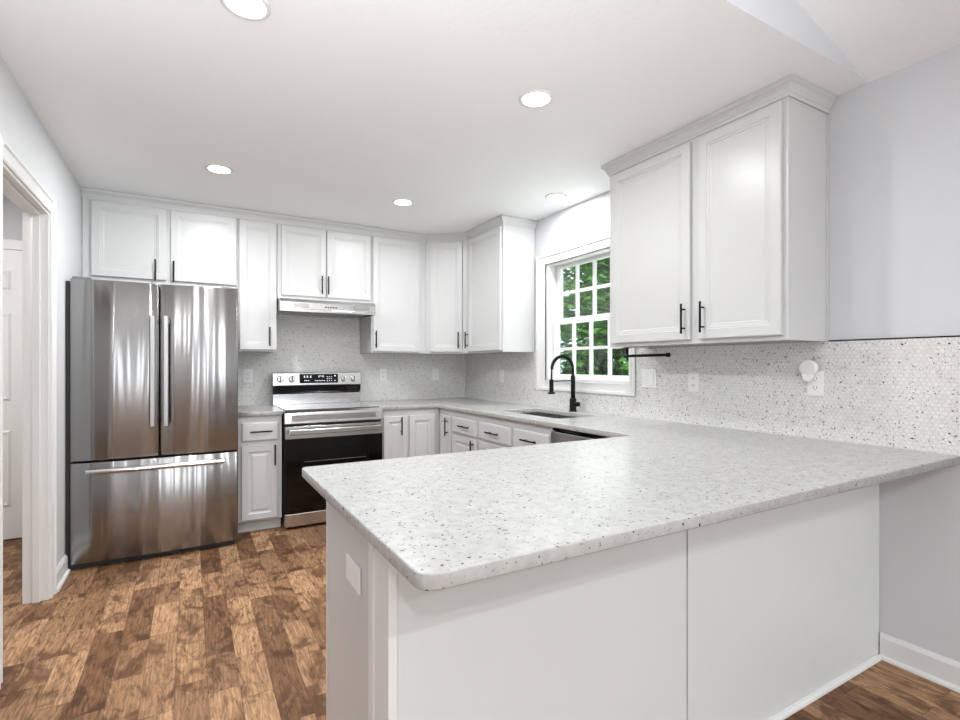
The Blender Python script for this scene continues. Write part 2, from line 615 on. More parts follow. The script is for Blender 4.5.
# baseboards
BBP = [(0, 0), (.014, 0), (.014, .086), (.010, .094), (.006, .102), (0, .102)]
QR = [(.014, 0), (.028, 0), (.027, .008), (.022, .014), (.014, .016)]
def baseboard(name, path, side=1, label=None):
    f = MB()
    f.sweep(path, BBP, side)
    f.sweep(path, QR, side)
    o = f.build(name, 'trim')
    tag(o, label, 'baseboard', kind='structure')
baseboard('baseboard_right', [(XR, YR + .02), (XR, 1.016)], -1, 'white baseboard along the right wall beneath the worktop overhang')
baseboard('baseboard_left', [(XL, 3.513), (XL, 3.835)], 1, 'short white baseboard between the doorway and the refrigerator')
baseboard('baseboard_side', [(XL, YK + .14), (XL, 2.515)], 1)
baseboard('baseboard_hall', [(-.905, 4.752), (XL - T, 4.752)], 1)

# crown moulding over the wall cabinets
CR = [(.0005, 2.372), (.006, 2.372), (.008, 2.384), (.012, 2.388), (.016, 2.400), (.026, 2.414), (.034, 2.420), (.036, 2.428), (.036, 2.4385), (.0005, 2.4385)]
f = MB()
f.sweep([(XL + .001, 4.37), (1.915, 4.37), (2.21, 4.10), (2.21, 3.485), (XR - .001, 3.485)], CR, 1)
tag(f.build('trim_1', 'cab'), 'white crown moulding running over the back wall cabinets and around the corner', 'moulding', kind='structure')

# ------------------------------------------------------------------ kitchen window
e = thing('window_1', (XR, WY1, WZ0), -90, 'white double hung window with small panes above the sink', 'window', kind='structure')
# local x runs toward the camera, local y into the wall, z up from the opening bottom
ww, wh = WY1 - WY0, WZ1 - WZ0
f = MB()
def casing_ring(x0, x1, z0, z1, wl, wr, wt, wb):
    # stepped casing: inner bead, flat, raised outer back band
    for (a, c, th) in ((0, 1, .014), (.72, 1, .022), (0, .14, .018)):
        L0, L1 = x0 - wl * c, x0 - wl * a
        R0, R1 = x1 + wr * a, x1 + wr * c
        B0, B1 = z0 - wb * c, z0 - wb * a
        T0, T1 = z1 + wt * a, z1 + wt * c
        f.box(L0, L1, -th, 0, B0, T1)
        f.box(R0, R1, -th, 0, B0, T1)
        f.box(L1, R0, -th, 0, B0, B1)
        f.box(L1, R0, -th, 0, T0, T1)
casing_ring(0, ww, 0, wh, .115, .042, .085, .08)
f.build('casing', 'trim', e, bevel=.002)
f = MB()
f.box(-.003, .03, -.001, T, 0, wh).box(ww - .022, ww + .003, -.001, T, 0, wh).box(.03, ww - .022, -.001, T, wh - .010, wh + .003).box(.03, ww - .022, -.002, T, -.003, .014)
f.build('window_frame', 'trim', e, bevel=.002)
def sash(nm, z0, z1, y, rail_b, rail_t):
    x0, x1 = .032, ww - .024
    st = .048
    f = MB()
    f.box(x0, x0 + st, y, y + .032, z0, z1).box(x1 - st, x1, y, y + .032, z0, z1)
    f.box(x0 + st, x1 - st, y, y + .032, z0, z0 + rail_b).box(x0 + st, x1 - st, y, y + .032, z1 - rail_t, z1)
    gx0, gx1, gz0, gz1 = x0 + st, x1 - st, z0 + rail_b, z1 - rail_t
    for i in (1, 2, 3):
        xc = gx0 + (gx1 - gx0) * i / 4
        f.box(xc - .011, xc + .011, y + .004, y + .028, gz0, gz1)
    zc = (gz0 + gz1) / 2
    for i in range(4):
        a = gx0 + (gx1 - gx0) * i / 4 + (.011 if i else 0)
        b_ = gx0 + (gx1 - gx0) * (i + 1) / 4 - (.011 if i < 3 else 0)
        f.box(a, b_, y + .004, y + .028, zc - .011, zc + .011)
    s_ = f.build(nm, 'trim', e, bevel=.002)
    MB().box(gx0 - .004, gx1 + .004, y + .014, y + .018, gz0 - .004, gz1 + .004).build('glass', 'glass', s_)
sash('lower_sash', .015, .487, .045, .035, .036)
sash('upper_sash', .452, wh - .011, .080, .045, .026)

# ------------------------------------------------------------------ cabinets
DOOR = [(0, 0), (0, .017), (.003, .020), (.046, .020), (.049, .016), (.056, .0155), (.060, .011), (.068, .0105), (.072, .009)]
RAISED = [(0, 0), (0, .017), (.003, .020), (.044, .020), (.048, .014), (.058, .011), (.064, .012), (.074, .017), (.078, .0175)]
DRAWER = [(0, 0), (0, .015), (.004, .019), (.012, .020)]

def pull(parent, kind, x, z, ln=.152):
    f = MB()
    y = -.020
    r = .0058
    if kind == 'v':
        f.tube([(x, y - .028, z - ln / 2), (x, y - .028, z + ln / 2)], r, 10)
        for dz in (-.048, .048):
            f.tube([(x, y + .0005, z + dz), (x, y - .024, z + dz)], .0045, 8)
    else:
        f.tube([(x - ln / 2, y - .028, z), (x + ln / 2, y - .028, z)], r, 10)
        for dx in (-.048, .048):
            f.tube([(x + dx, y + .0005, z), (x + dx, y - .024, z)], .0045, 8)
    return f.build('handle', 'black', parent, smooth=False, bevel=.001)

def cabinet(name, loc, rot, w, d, h, doors, drawers, label, cat, group=None, base=False, toe=.085, prof=None, openings=(), scribe=False):
    e = thing(name, loc, rot, label, cat, group)
    f = MB()
    t = .018
    z0 = toe if base else 0
    g = .0008
    if base:
        f.box(g, w - g, 0, t, z0, h)            # face frame
        f.box(g, g + t, t, d, z0, h).box(w - g - t, w - g, t, d, z0, h)
        f.box(g + t, w - g - t, d - .01, d, z0, h).box(g + t, w - g - t, t, d - .01, z0, z0 + t)
    else:
        f.box(g, w - g, 0, t, 0, h)
        f.box(g, g + t, t, d, 0, h).box(w - g - t, w - g, t, d, 0, h)
        f.box(g + t, w - g - t, t, d, .016, .03).box(g + t, w - g - t, t, d, h - .02, h)
        f.box(g + t, w - g - t, d - .01, d, .03, h - .02)
    f.build('cabinet_body', 'cab', e, bevel=.0015)
    if base:
        MB().box(g, w - g, .058, .074, 0, toe).build('toe_kick', 'cab', e)
    for (x0, x1, a, b_, hd) in doors:
        dd = MB().rings(x0, x1, a, b_, prof or DOOR, -.0005).build('door', 'cab', e)
        if hd:
            pull(dd, *hd)
    for (x0, x1, a, b_, hd) in drawers:
        dd = MB().rings(x0, x1, a, b_, DRAWER, -.0005).build('drawer', 'cab', e)
        if hd:
            pull(dd, *hd)
    return e

ZU = 1.335
UH = H - .004 - ZU
DT = 2.362 - ZU
YF = 4.37
UG = None
cabinet('wall_cabinet', (XL + .002, YF, 1.80), 0, .967, YB - YF - .002, H - .004 - 1.80,
        [(.052, .49, .045, .565, ('v', .426 - .0, .112)), (.519, .955, .045, .565, ('v', .539, .112))], [],
        'wide white two door wall cabinet above the stainless refrigerator', 'cabinet')
cabinet('wall_cabinet', (.326, YF, ZU), 0, .284, YB - YF - .002, UH,
        [(.008, .277, .014, DT, ('v', .224, .12))], [],
        'narrow tall white wall cabinet between the refrigerator and the range hood', 'cabinet')
cabinet('wall_cabinet', (.612, YF, 1.768), 0, .776, YB - YF - .002, H - .004 - 1.768,
        [(.029, .383, .028, .594, ('v', .346, .128)), (.391, .770, .028, .594, ('v', .398, .128))], [],
        'short white two door wall cabinet directly above the range hood', 'cabinet')
cabinet('wall_cabinet', (1.390, YF, ZU), 0, .523, YB - YF - .002, UH,
        [(.012, .458, .014, DT, ('v', .032, .12))], [],
        'wide single door white wall cabinet right of the range hood', 'cabinet')
# diagonal corner cabinet
ang = math.degrees(math.atan2(4.10 - 4.37, 2.21 - 1.915))
dl = math.hypot(.27, .295)
e = thing('corner_wall_cabinet', (1.915, 4.37, ZU), ang, 'white wall cabinet set diagonally across the corner of the back wall', 'cabinet')
ca, sa = math.cos(R(-ang)), math.sin(R(-ang))
def loc2(X, Y):
    dx, dy = X - 1.915, Y - 4.37
    return (dx * ca - dy * sa, dx * sa + dy * ca)
outl = [loc2(*q) for q in ((1.9155, 4.371), (2.209, 4.1015), (XR - .003, 4.1015), (XR - .003, YB - .003), (1.9155, YB - .003))]
MB().prism(outl, .0, UH, 'z').build('cabinet_body', 'cab', e)
dd = MB().rings(.048, dl - .045, .014, DT, DOOR, -.0005).build('door', 'cab', e)
pull(dd, 'v', dl - .075, .12)
cabinet('wall_cabinet', (2.21, 4.10, ZU), -90, .615, XR - 2.21 - .002, UH,
        [(.036, .596, .014, DT, ('v', .047, .12))], [],
        'white wall cabinet on the right wall between the diagonal corner and the window', 'cabinet')
e = cabinet('wall_cabinet', (2.21, 2.28, ZU), -90, 1.058, XR - 2.21 - .002, UH,
            [(.032, .580, .022, DT - .004, ('v', .552, .128)), (.630, 1.036, .022, DT - .004, ('v', .662, .128))], [],
            'large white two door wall cabinet over the peninsula, nearest the camera', 'cabinet')
MB().box(1.0575, 1.0625, .303, .316, 0, UH - .07).build('edge_strip', 'cab', e)
f = MB()
f.sweep([(.316, -.0005), (0, -.0005), (0, 1.0585), (.316, 1.0585)], [(o, z - ZU) for o, z in CR], -1)
cr = f.build('crown_moulding', 'cab', e)
# swept in a frame whose x is cabinet depth and whose y is cabinet width: turn it onto the cabinet
me = cr.data
for v in me.vertices:
    v.co = Vector((v.co.y, v.co.x, v.co.z))
me.flip_normals()

# base cabinets
BH = .855
BF = 4.04
cabinet('base_cabinet', (.300, BF, 0), 0, .298, YB - BF - .002, BH,
        [(.022, .266, .10, .640, ('v', .245, .565))], [(.024, .270, .675, .808, ('h', .151, .742, .15))],
        'narrow white base cabinet with one drawer between refrigerator and range', 'cabinet', base=True, prof=RAISED)
cabinet('base_cabinet', (1.368, BF, 0), 0, .530, YB - BF - .002, BH,
        [(.018, .228, .10, .800, ('v', .166, .718)), (.246, .482, .10, .800, None)], [],
        'white base cabinet with two tall doors right of the range', 'cabinet', base=True, prof=RAISED)
RF = 1.90
RD = XR - RF - .002
cabinet('base_cabinet', (RF, BF - .001, 0), -90, BF - .001 - 3.775, RD, BH,
        [(.040, .258, .10, .800, ('v', .205, .71))], [],
        'very narrow white base cabinet with upright handle in the inner corner under the worktop', 'cabinet', base=True, prof=RAISED)
cabinet('base_cabinet', (RF, 3.774, 0), -90, 3.774 - 3.331, RD, BH,
        [(.019, .424, .10, .655, ('v', .384, .572))], [(.019, .424, .678, .802, ('h', .258, .742, .17))],
        'white base cabinet with drawer over door, left of the sink cabinet', 'cabinet', base=True, prof=RAISED)
cabinet('sink_base_cabinet', (RF, 3.330, 0), -90, 3.330 - 2.441, RD, BH,
        [(.019, .450, .10, .655, ('v', .42, .572)), (.487, .875, .10, .655, ('v', .515, .572))],
        [(.019, .450, .678, .802, ('h', .242, .740, .17)), (.487, .875, .678, .802, ('h', .692, .745, .17))],
        'wide white base cabinet under the sink with two drawer fronts', 'cabinet', base=True, prof=RAISED)

# dishwasher
e = thing('dishwasher', (RF, 2.438, 0), -90, 'stainless dishwasher under the worktop beside the sink cabinet', 'dishwasher')
MB().box(.004, .598, .02, RD - .02, .09, .850).build('body', 'darkp', e)
MB().box(.006, .596, -.022, .018, .10, .832).build('door', 'steelh', e, bevel=.004)
MB().box(.006, .596, -.004, .018, .835, .850).build('control_strip', 'blackg', e, bevel=.002)
MB().box(.012, .590, .05, .07, .0, .088).build('toe_kick', 'darkp', e)

# peninsula
PX0, PY0, PY1 = .376, 1.02, 1.645
e = thing('peninsula_cabinet', (PX0, PY0, 0), 0, 'long white panelled peninsula base cabinet standing under the worktop overhang', 'cabinet')
L = XR - PX0
f = MB()
f.box(.018, L - .004, .012, PY1 - PY0 - .02, .085, BH)
f.box(1.55, L - .004, PY1 - PY0 - .02, 1.83 - PY0, 0, BH)
f.box(.08, L - .004, .03, PY1 - PY0 - .08, .0, .085)
f.build('cabinet_body', 'cab', e)
MB().box(.0062, .9265, .0, .0115, .0, BH).build('back_panel', 'panelw', e, bevel=.0015)
MB().box(.9335, L - .002, .001, .0115, .0, BH).build('back_panel', 'panelw', e, bevel=.0015)
f = MB()
f.box(.002, .0175, .125, PY1 - PY0 - .022, .0, BH)
f.box(.0, .0175, PY1 - PY0 - .022, PY1 - PY0, .0, BH)
f.build('end_panel', 'cab', e, bevel=.0015)
f = MB()
f.box(-.016, .0052, -.004, .118, 0, BH)
f.box(-.019, .0015, .088, .1245, 0, BH)
f.build('corner_post', 'trim', e, bevel=.002)
MB().sweep([(.016, -.0005), (L - .030, -.0005)], [(0, 0), (.017, 0), (.016, .009), (.010, .016), (0, .018)], 1).build('quarter_round', 'trim', e)

# ------------------------------------------------------------------ worktops
ZC0, ZC1 = .8562, .886
def slab(name, loops, label, cat, mat='quartz'):
    cu = bpy.data.curves.new(name + '_outline', 'CURVE')
    cu.dimensions = '2D'
    cu.fill_mode = 'BOTH'
    bv = .004
    cu.extrude = (ZC1 - ZC0) / 2 - bv
    cu.bevel_depth = bv
    cu.bevel_resolution = 2
    cu.offset = -bv
    for lp in loops:
        sp = cu.splines.new('POLY')
        sp.points.add(len(lp) - 1)
        for i, (x, y) in enumerate(lp):
            sp.points[i].co = (x, y, 0, 1)
        sp.use_cyclic_u = True
    tmp = bpy.data.objects.new('tmp', cu)
    COL.objects.link(tmp)
    dg = bpy.context.evaluated_depsgraph_get()
    dg.update()
    me = bpy.data.meshes.new_from_object(tmp.evaluated_get(dg))
    bpy.data.objects.remove(tmp)
    bpy.data.curves.remove(cu)
    me.name = name
    me.materials.clear()
    me.materials.append(M[mat])
    o = bpy.data.objects.new(name, me)
    COL.objects.link(o)
    o.location = (0, 0, (ZC0 + ZC1) / 2)
    return tag(o, label, cat)
def arc(cx, cy, r, a0, a1, n=8):
    return [(cx + r * math.cos(R(a0 + (a1 - a0) * i / n)), cy + r * math.sin(R(a0 + (a1 - a0) * i / n))) for i in range(n + 1)]
XE = XR - .0015
out = []
out += [(1.366, YB - .012), (1.366, 4.013), (1.872, 4.013)]
out += [(1.872, 1.80)]
out += arc(1.85, 1.80, .022, 0, -90, 4)[1:] if 0 else [(1.866, 1.772)]
out += arc(.322 + .02, 1.772 - .02, .02, 90, 180, 5)
out += arc(.324 + .036, .757 + .036, .036, 180, 270, 8)
out += [(XE, .757), (XE, YB - .012)]
out = out[::-1]
SX0, SX1, SY0, SY1 = 2.035, 2.385, 2.56, 3.25
hole = arc(SX0 + .03, SY0 + .03, .03, 180, 270, 5) + arc(SX1 - .03, SY0 + .03, .03, 270, 360, 5) + arc(SX1 - .03, SY1 - .03, .03, 0, 90, 5) + arc(SX0 + .03, SY1 - .03, .03, 90, 180, 5)
slab('worktop', [out, hole], 'large speckled white quartz worktop wrapping from the range over the sink to the peninsula', 'worktop')
slab('worktop', [[(.294, YB - .012), (.294, 4.013), (.600, 4.013), (.600, YB - .012)][::-1]], 'small square speckled quartz worktop between refrigerator and range', 'worktop')

# backsplash
f = MB()
f.box(.297, XR - .011, YB - .010, YB - .001, ZC1 - .0, ZU - .001)
f.box(.613, 1.388, YB - .010, YB - .001, ZU - .001, 1.765)
tag(f.build('tile_backsplash', 'tilex'), 'speckled beige white mosaic backsplash on the back wall behind the range', 'backsplash')
e = thing('tile_backsplash', (XR, 0, 0), 0, 'speckled white hexagon mosaic backsplash on the right wall around the window', 'backsplash')
f = MB()
wa, wb = WY0 - .0435, WY1 + .117
zb = WZ0 - .0815
f.box(-.010, -.001, .762, wa, ZC1, ZU - .001)
f.box(-.010, -.001, wb, YB - .001, ZC1, ZU - .001)
f.box(-.010, -.001, wa, wb, ZC1, zb)
f.build('tile_field', 'tiley', e)
f = MB()
f.box(-.012, -.001, .757, 1.214, ZU, ZU + .005)
f.box(-.0125, -.001, .753, .7575, ZC1 + .0, ZU + .005)
f.build('edge_trim', 'black', e)
MB().box(-.0115, -.001, .7578, .7617, ZC1, ZU - .001).build('tile_edge', 'plast', e)

# ------------------------------------------------------------------ refrigerator
FX, FY, FW = -.622, 3.83, .908
e = thing('refrigerator', (FX, FY, 0), 0, 'large stainless french door refrigerator with bottom freezer drawer', 'refrigerator')
MB().box(.0, FW - .004, .085, YB - FY - .03, .03, 1.738).box(-.0215, -.0015, .014, YB - FY - .03, .03, 1.730).build('fridge_body', 'darkp', e, bevel=.003)  # second box is a dark strip filling the gap to the left wall
def convex_door(x0, x1, z0, z1, bul=.014, th=.078, n=14, side=.012):
    f = MB()
    pts = []
    for i in range(n + 1):
        t = i / n
        x = x0 + (x1 - x0) * t
        edge = min(t, 1 - t) * (x1 - x0)
        rr = side
        y = 0.0
        if edge < rr:
            y = rr - math.sqrt(max(0, rr * rr - (rr - edge) ** 2))
        pts.append((x, y + .004))
    # finer rounded corners
    pts = []
    for k in range(6):
        a = R(180 - 90 * k / 5 * 1)
        pts.append((x0 + side + side * math.cos(a), side - side * math.sin(R(90 * k / 5))))
    m_ = 16
    for k in range(1, m_):
        t = k / m_
        x = x0 + side + (x1 - x0 - 2 * side) * t
        pts.append((x, -bul * (1 - (2 * t - 1) ** 2)))
    for k in range(6):
        a = R(90 * k / 5)
        pts.append((x1 - side + side * math.sin(a), side - side * math.cos(a)))
    pts += [(x1, th), (x0, th)]
    f.prism(pts, z0, z1, 'z')
    return f
def shade(o, ang=35):
    for p in o.data.polygons:
        p.use_smooth = len(p.vertices) == 4
    return o
sp = .4535
d1 = shade(convex_door(0, sp - .003, .650, 1.745).build('fridge_door', 'fridge', e, bevel=.003))
d2 = shade(convex_door(sp + .003, FW, .650, 1.745).build('fridge_door', 'fridge', e, bevel=.003))
d3 = shade(convex_door(0, FW, .035, .638, .020).build('freezer_drawer', 'fridge', e, bevel=.003))
for d_, xc in ((d1, sp - .036), (d2, sp + .036)):
    f = MB()
    f.box(xc - .014, xc + .014, -.062, -.046, .84, 1.54)
    for z in (.852, 1.50):
        f.box(xc - .011, xc + .011, -.047, .004, z, z + .028)
    f.build('handle', 'fridgeh', d_, bevel=.004)
f = MB()
pts = []
f.tube([(.085 + .735 * k / 12, -.058 - .016 * (1 - (2 * k / 12 - 1) ** 2), .590) for k in range(13)], .015, 12)
for x in (.105, .80):
    f.box(x - .012, x + .012, -.058, .004, .579, .601)
f.build('handle', 'steelh', d3, bevel=.002)
MB().box(-.018, FW - .02, .012, .085, .006, .034).build('kick_grille', 'darkp', e)
for x in (.06, FW - .06):
    MB().tube([(x, .07, 0), (x, .07, .02)], .02, 12).build('foot', 'darkp', e)
    MB().tube([(x, .72, 0), (x, .72, .032)], .02, 12).build('foot', 'darkp', e)
for x in (.01, FW - .10):
    MB().box(x, x + .09, .01, .10, 1.7455, 1.760).build('hinge_cover', 'grey', e, bevel=.003)

# ------------------------------------------------------------------ range
GX, GY, GW = .606, 3.965, .754
e = thing('electric_range', (GX, GY, 0), 0, 'freestanding stainless electric range with black oven door and rear controls', 'range')
MB().box(.004, GW - .004, .045, .70, .04, .868).build('range_body', 'darkp', e)
MB().box(.0, GW, .03, .62, .868, .884).build('cooktop_frame', 'steelh', e, bevel=.003)
ct = MB().box(.018, GW - .018, .045, .60, .8842, .890).build('cooktop', 'cooktop', e, bevel=.002)
f = MB()
for (x, y, r_) in ((.20, .19, .105), (.56, .19, .085), (.20, .45, .075), (.56, .45, .095), (.38, .47, .05)):
    n = 40
    A = [f.b.verts.new((x + r_ * math.cos(2 * math.pi * k / n), y + r_ * math.sin(2 * math.pi * k / n), .8905)) for k in range(n)]
    B = [f.b.verts.new((x + (r_ - .003) * math.cos(2 * math.pi * k / n), y + (r_ - .003) * math.sin(2 * math.pi * k / n), .8905)) for k in range(n)]
    for k in range(n):
        f.b.faces.new((A[k], A[(k + 1) % n], B[(k + 1) % n], B[k]))
f.build('burner_ring', 'grey', ct)
f = MB()
f.prism([(.0, .790), (.006, .784), (.045, .784), (.045, .8835), (.032, .8835), (.006, .870)], 0, GW, 'x')
lip = f.build('front_rail', 'steelh', e, bevel=.003)
MB().rings(.05, GW - .05, .800, .852, [(0, 0), (0, .002), (.004, .002), (.007, .0005)], .001).build('rail_recess', 'steel', lip)
dr = MB().box(.004, GW - .004, 0, .044, .125, .770).build('oven_door', 'blackg', e, bevel=.004)
MB().box(.004, GW - .004, -.004, .002, .676, .7695).build('door_top_band', 'steelh', dr, bevel=.002)
f = MB()
f.box(.022, GW - .022, -.060, -.040, .712, .750)
for x in (.03, GW - .058):
    f.box(x, x + .028, -.041, -.003, .716, .746)
f.build('handle', 'steel', dr, bevel=.005)
MB().rings(.12, GW - .12, .25, .59, [(0, 0), (0, .0012), (.002, .0014), (.004, .0012)], .0005).build('door_window', 'blackg', dr)
f = MB()
for z in (.40, .50):
    f.tube([(.14, -.0022, z), (GW - .14, -.0022, z)], .0018, 6)
f.build('rack_line', 'grey', dr)
MB().box(.004, GW - .004, .002, .044, .022, .118).build('storage_drawer', 'steelh', e, bevel=.006)
for x in (.05, GW - .05):
    for y in (.08, .62):
        MB().tube([(x, y, 0), (x, y, .04)], .016, 10).build('foot', 'darkp', e)
# backguard
f = MB()
f.prism([(.622, .868), (.622, .978), (.640, .984), (.70, .984), (.70, .868)], .002, GW - .002, 'x')
bgd = f.build('backguard', 'steelh', e, bevel=.002)
MB().prism([(.632, .985), (.618, 1.000), (.612, 1.052), (.70, 1.052), (.70, .985)], .002, GW - .002, 'x').build('vent_band', 'blackg', e, bevel=.004)
cpn = MB().prism([(.606, 1.053), (.616, 1.158), (.632, 1.166), (.70, 1.166), (.70, 1.053)], -.001, GW + .001, 'x').build('control_panel', 'steelh', e, bevel=.003)
tilt = math.atan2(.010, .105)
def on_panel(x, z, out):
    t = (z - 1.053) / .105
    y = .606 + .010 * t
    return (x, y - out * math.cos(tilt), z + out * math.sin(tilt))
disp = MB()
a0, a1 = on_panel(.215, 1.070, .0008), on_panel(.215, 1.150, .0008)
disp.prism([(a0[1], a0[2]), (a1[1], a1[2]), (a1[1] + .004, a1[2]), (a0[1] + .004, a0[2])], .215, .545, 'x')
dpo = disp.build('display', 'blackg', e)

def dash(x, z, w_, h_):
    p = on_panel(x, z, .0018)
    q = on_panel(x, z + h_, .0018)
    MB().prism([(p[1], p[2]), (q[1], q[2]), (q[1] + .0008, q[2]), (p[1] + .0008, p[2])], x, x + w_, 'x').build('display_mark', 'mark', dpo)
for i, x in enumerate((.252, .276, .304)):
    dash(x, 1.118, .006, .016); dash(x + .008, 1.118, .004, .003); dash(x + .008, 1.130, .004, .003)
for x in (.255, .268, .285):
    dash(x, 1.090, .009, .005)
# clock digits built as seven segment strokes
def seg(x, z, s, segs):
    W_, H_ = .008 * s, .014 * s
    t_ = .0018
    if 'a' in segs: dash(x, z + H_, W_, t_)
    if 'g' in segs: dash(x, z + H_ / 2, W_, t_)
    if 'd' in segs: dash(x, z, W_, t_)
    if 'f' in segs: dash(x, z + H_ / 2, t_, H_ / 2)
    if 'b' in segs: dash(x + W_, z + H_ / 2, t_, H_ / 2)
    if 'e' in segs: dash(x, z, t_, H_ / 2)
    if 'c' in segs: dash(x + W_, z, t_, H_ / 2)
seg(.366, 1.122, 1, 'bc'); seg(.380, 1.122, 1, 'abged'); seg(.395, 1.122, 1, 'fgbc'); seg(.410, 1.122, 1, 'abcdef')
for k in range(6):
    dash(.345 + k * .015, 1.088, .008, .005)
for k in range(3):
    for j in range(3):
        dash(.448 + k * .018, 1.085 + j * .018, .005, .006)
dash(.512, 1.128, .012, .008); dash(.512, 1.088, .010, .005)
for x in (.057, .150, .592, .683):
    c0 = on_panel(x, 1.106, .0)
    c1 = on_panel(x, 1.106, .008)
    c2 = on_panel(x, 1.106, .030)
    c3 = on_panel(x, 1.106, .033)
    k_ = MB().tube([c0, c1, on_panel(x, 1.106, .0085), c2, c3], [.029, .029, .026, .023, .021], 24).build('control_knob', 'chrome', e, smooth=False, bevel=.001)
    p = on_panel(x, 1.106, .0345)
    MB().box(x - .003, x + .003, p[1] - .004, p[1] + .002, 1.090, 1.128).build('pointer', 'darkp', k_)

# range hood
HX, HY = .614, 4.235
e = thing('range_hood', (HX, HY, 1.655), 0, 'slim stainless range hood fixed under the short cabinet', 'range hood')
HW = .772
YD = YB - HY - .012
f = MB()
f.prism([(0, .022), (.0, .075), (.018, .104), (YD, .1115), (YD, .0), (YD - .012, .0), (YD - .012, .022)], 0, HW, 'x')
f.prism([(.0, .0), (.0, .022), (.012, .022), (.012, .0)], 0, HW, 'x')
f.box(0, .012, .012, YD - .012, 0, .022).box(HW - .012, HW, .012, YD - .012, 0, .022)
f.build('hood_shell', 'steelh', e, bevel=.002)
f = MB()
f.box(.03, HW - .03, .03, YD - .03, .012, .0215)
f.build('filter', 'grey', e)
for x0, x1 in ((.10, .22), (.58, .72)):
    f = MB()
    for k in range(4):
        f.box(x0, x1, -.0015, .001, .034 + k * .009, .039 + k * .009)
    f.build('vent_louver', 'grey', e)
f = MB()
f.box(.315, .455, -.0015, .001, .032, .066)
cpl = f.build('control_plate', 'steel', e)
for k in range(5):
    MB().box(.345 + k * .021, .358 + k * .021, -.004, -.0015, .040, .050).build('button', 'darkp', cpl)

# ------------------------------------------------------------------ sink and faucet
e = thing('kitchen_sink', (SX0, SY0, 0), 0, 'undermount stainless sink basin set in the worktop below the window', 'sink')
sw, sl = SX1 - SX0, SY1 - SY0
f = MB()
t = .002
zb_, zt = .66, ZC0 - .0015
o_ = -.008
f.box(o_ - .02, o_, o_ - .02, sl - o_ + .02, zt - .003, zt).box(sw - o_, sw - o_ + .02, o_ - .02, sl - o_ + .02, zt - .003, zt)
f.box(o_, sw - o_, o_ - .02, o_, zt - .003, zt).box(o_, sw - o_, sl - o_, sl - o_ + .02, zt - .003, zt)
f.box(o_ - t, o_, o_ - t, sl - o_ + t, zb_, zt - .003).box(sw - o_, sw - o_ + t, o_ - t, sl - o_ + t, zb_, zt - .003)
f.box(o_, sw - o_, o_ - t, o_, zb_, zt - .003).box(o_, sw - o_, sl - o_, sl - o_ + t, zb_, zt - .003)
f.box(o_, sw - o_, o_, sl - o_, zb_ - t, zb_)
f.build('basin', 'steel', e)
MB().tube([(sw / 2, sl / 2, zb_), (sw / 2, sl / 2, zb_ + .003), (sw / 2, sl / 2, zb_ + .004)], [.045, .043, .03], 24).build('drain', 'chrome', e)

e = thing('kitchen_faucet', (2.450, 2.905, ZC1 + .0003), 0, 'matte black spring pull-down faucet standing behind the sink', 'faucet')
MB().tube([(0, 0, 0), (0, 0, .006), (0, 0, .0065), (0, 0, .092), (0, 0, .098)], [.030, .030, .025, .025, .017], 24).build('base', 'black', e, smooth=False, bevel=.001)
MB().tube([(0, 0, .096), (0, 0, .26), (0, 0, .266)], [.0165, .0165, .012], 20).build('riser', 'black', e, smooth=True)
ar = .098
arcp = [(0, 0, .262), (0, 0, .300)]
for k in range(1, 25):
    a = R(180 * k / 24 * .92)
    arcp.append((-ar + ar * math.cos(a), 0, .305 + ar * 1.02 * math.sin(a)))
end = arcp[-1]
arcp.append((end[0] - .002, 0, end[2] - .02))
MB().tube(arcp, .0100, 12).build('spout_arch', 'black', e, smooth=True)
# spring coil round the far half of the arch
coil = []
P_ = [Vector(p) for p in arcp]
def along(t):
    s_ = t * (len(P_) - 1)
    i = min(int(s_), len(P_) - 2)
    return P_[i].lerp(P_[i + 1], s_ - i), (P_[i + 1] - P_[i]).normalized()
turns, N = 34, 34 * 8
for k in range(N):
    t_ = .1 + .86 * k / N
    p, d_ = along(t_)
    a_ = Vector((0, 1, 0))
    c_ = d_.cross(a_)
    th_ = 2 * math.pi * turns * k / N
    coil.append(p + (a_ * math.cos(th_) + c_ * math.sin(th_)) * .0120)
MB().tube(coil, .0016, 5).build('spring', 'black', e, smooth=True)
hx = end[0] - .004
MB().tube([(hx, 0, end[2] - .005), (hx - .002, 0, .235)], .006, 10).build('hose', 'black', e, smooth=True)
MB().tube([(hx - .002, 0, .240), (hx - .002, 0, .236), (hx - .002, 0, .155), (hx - .002, 0, .147), (hx - .002, 0, .146), (hx - .002, 0, .134)], [.010, .0155, .0155, .017, .026, .026], 20).build('spray_head', 'black', e, bevel=.001)
MB().tube([(0, 0, .226), (hx + .012, 0, .226)], .0045, 10).build('docking_arm', 'black', e, smooth=True)
MB().tube([(0, -.022, .055), (.01, -.056, .055)], .0175, 18).build('lever', 'black', e, bevel=.002)

# paper towel bar under the near wall cabinet
e = thing('paper_towel_bar', (2.335, 2.262, ZU), 0, 'empty black paper towel bar hanging under the near wall cabinet', 'towel holder')
f = MB()
f.box(-.018, .018, -.020, .018, -.004, -.0006)
f.tube([(0, 0, -.003), (0, 0, -.052)], .008, 10)
f.build('bracket', 'black', e, bevel=.001)
f = MB()
f.tube([(0, .020, -.052), (0, -.300, -.050), (0, -.302, -.050), (0, -.318, -.050)], [.0085, .0085, .013, .013], 12)
f.build('bar', 'black', e)

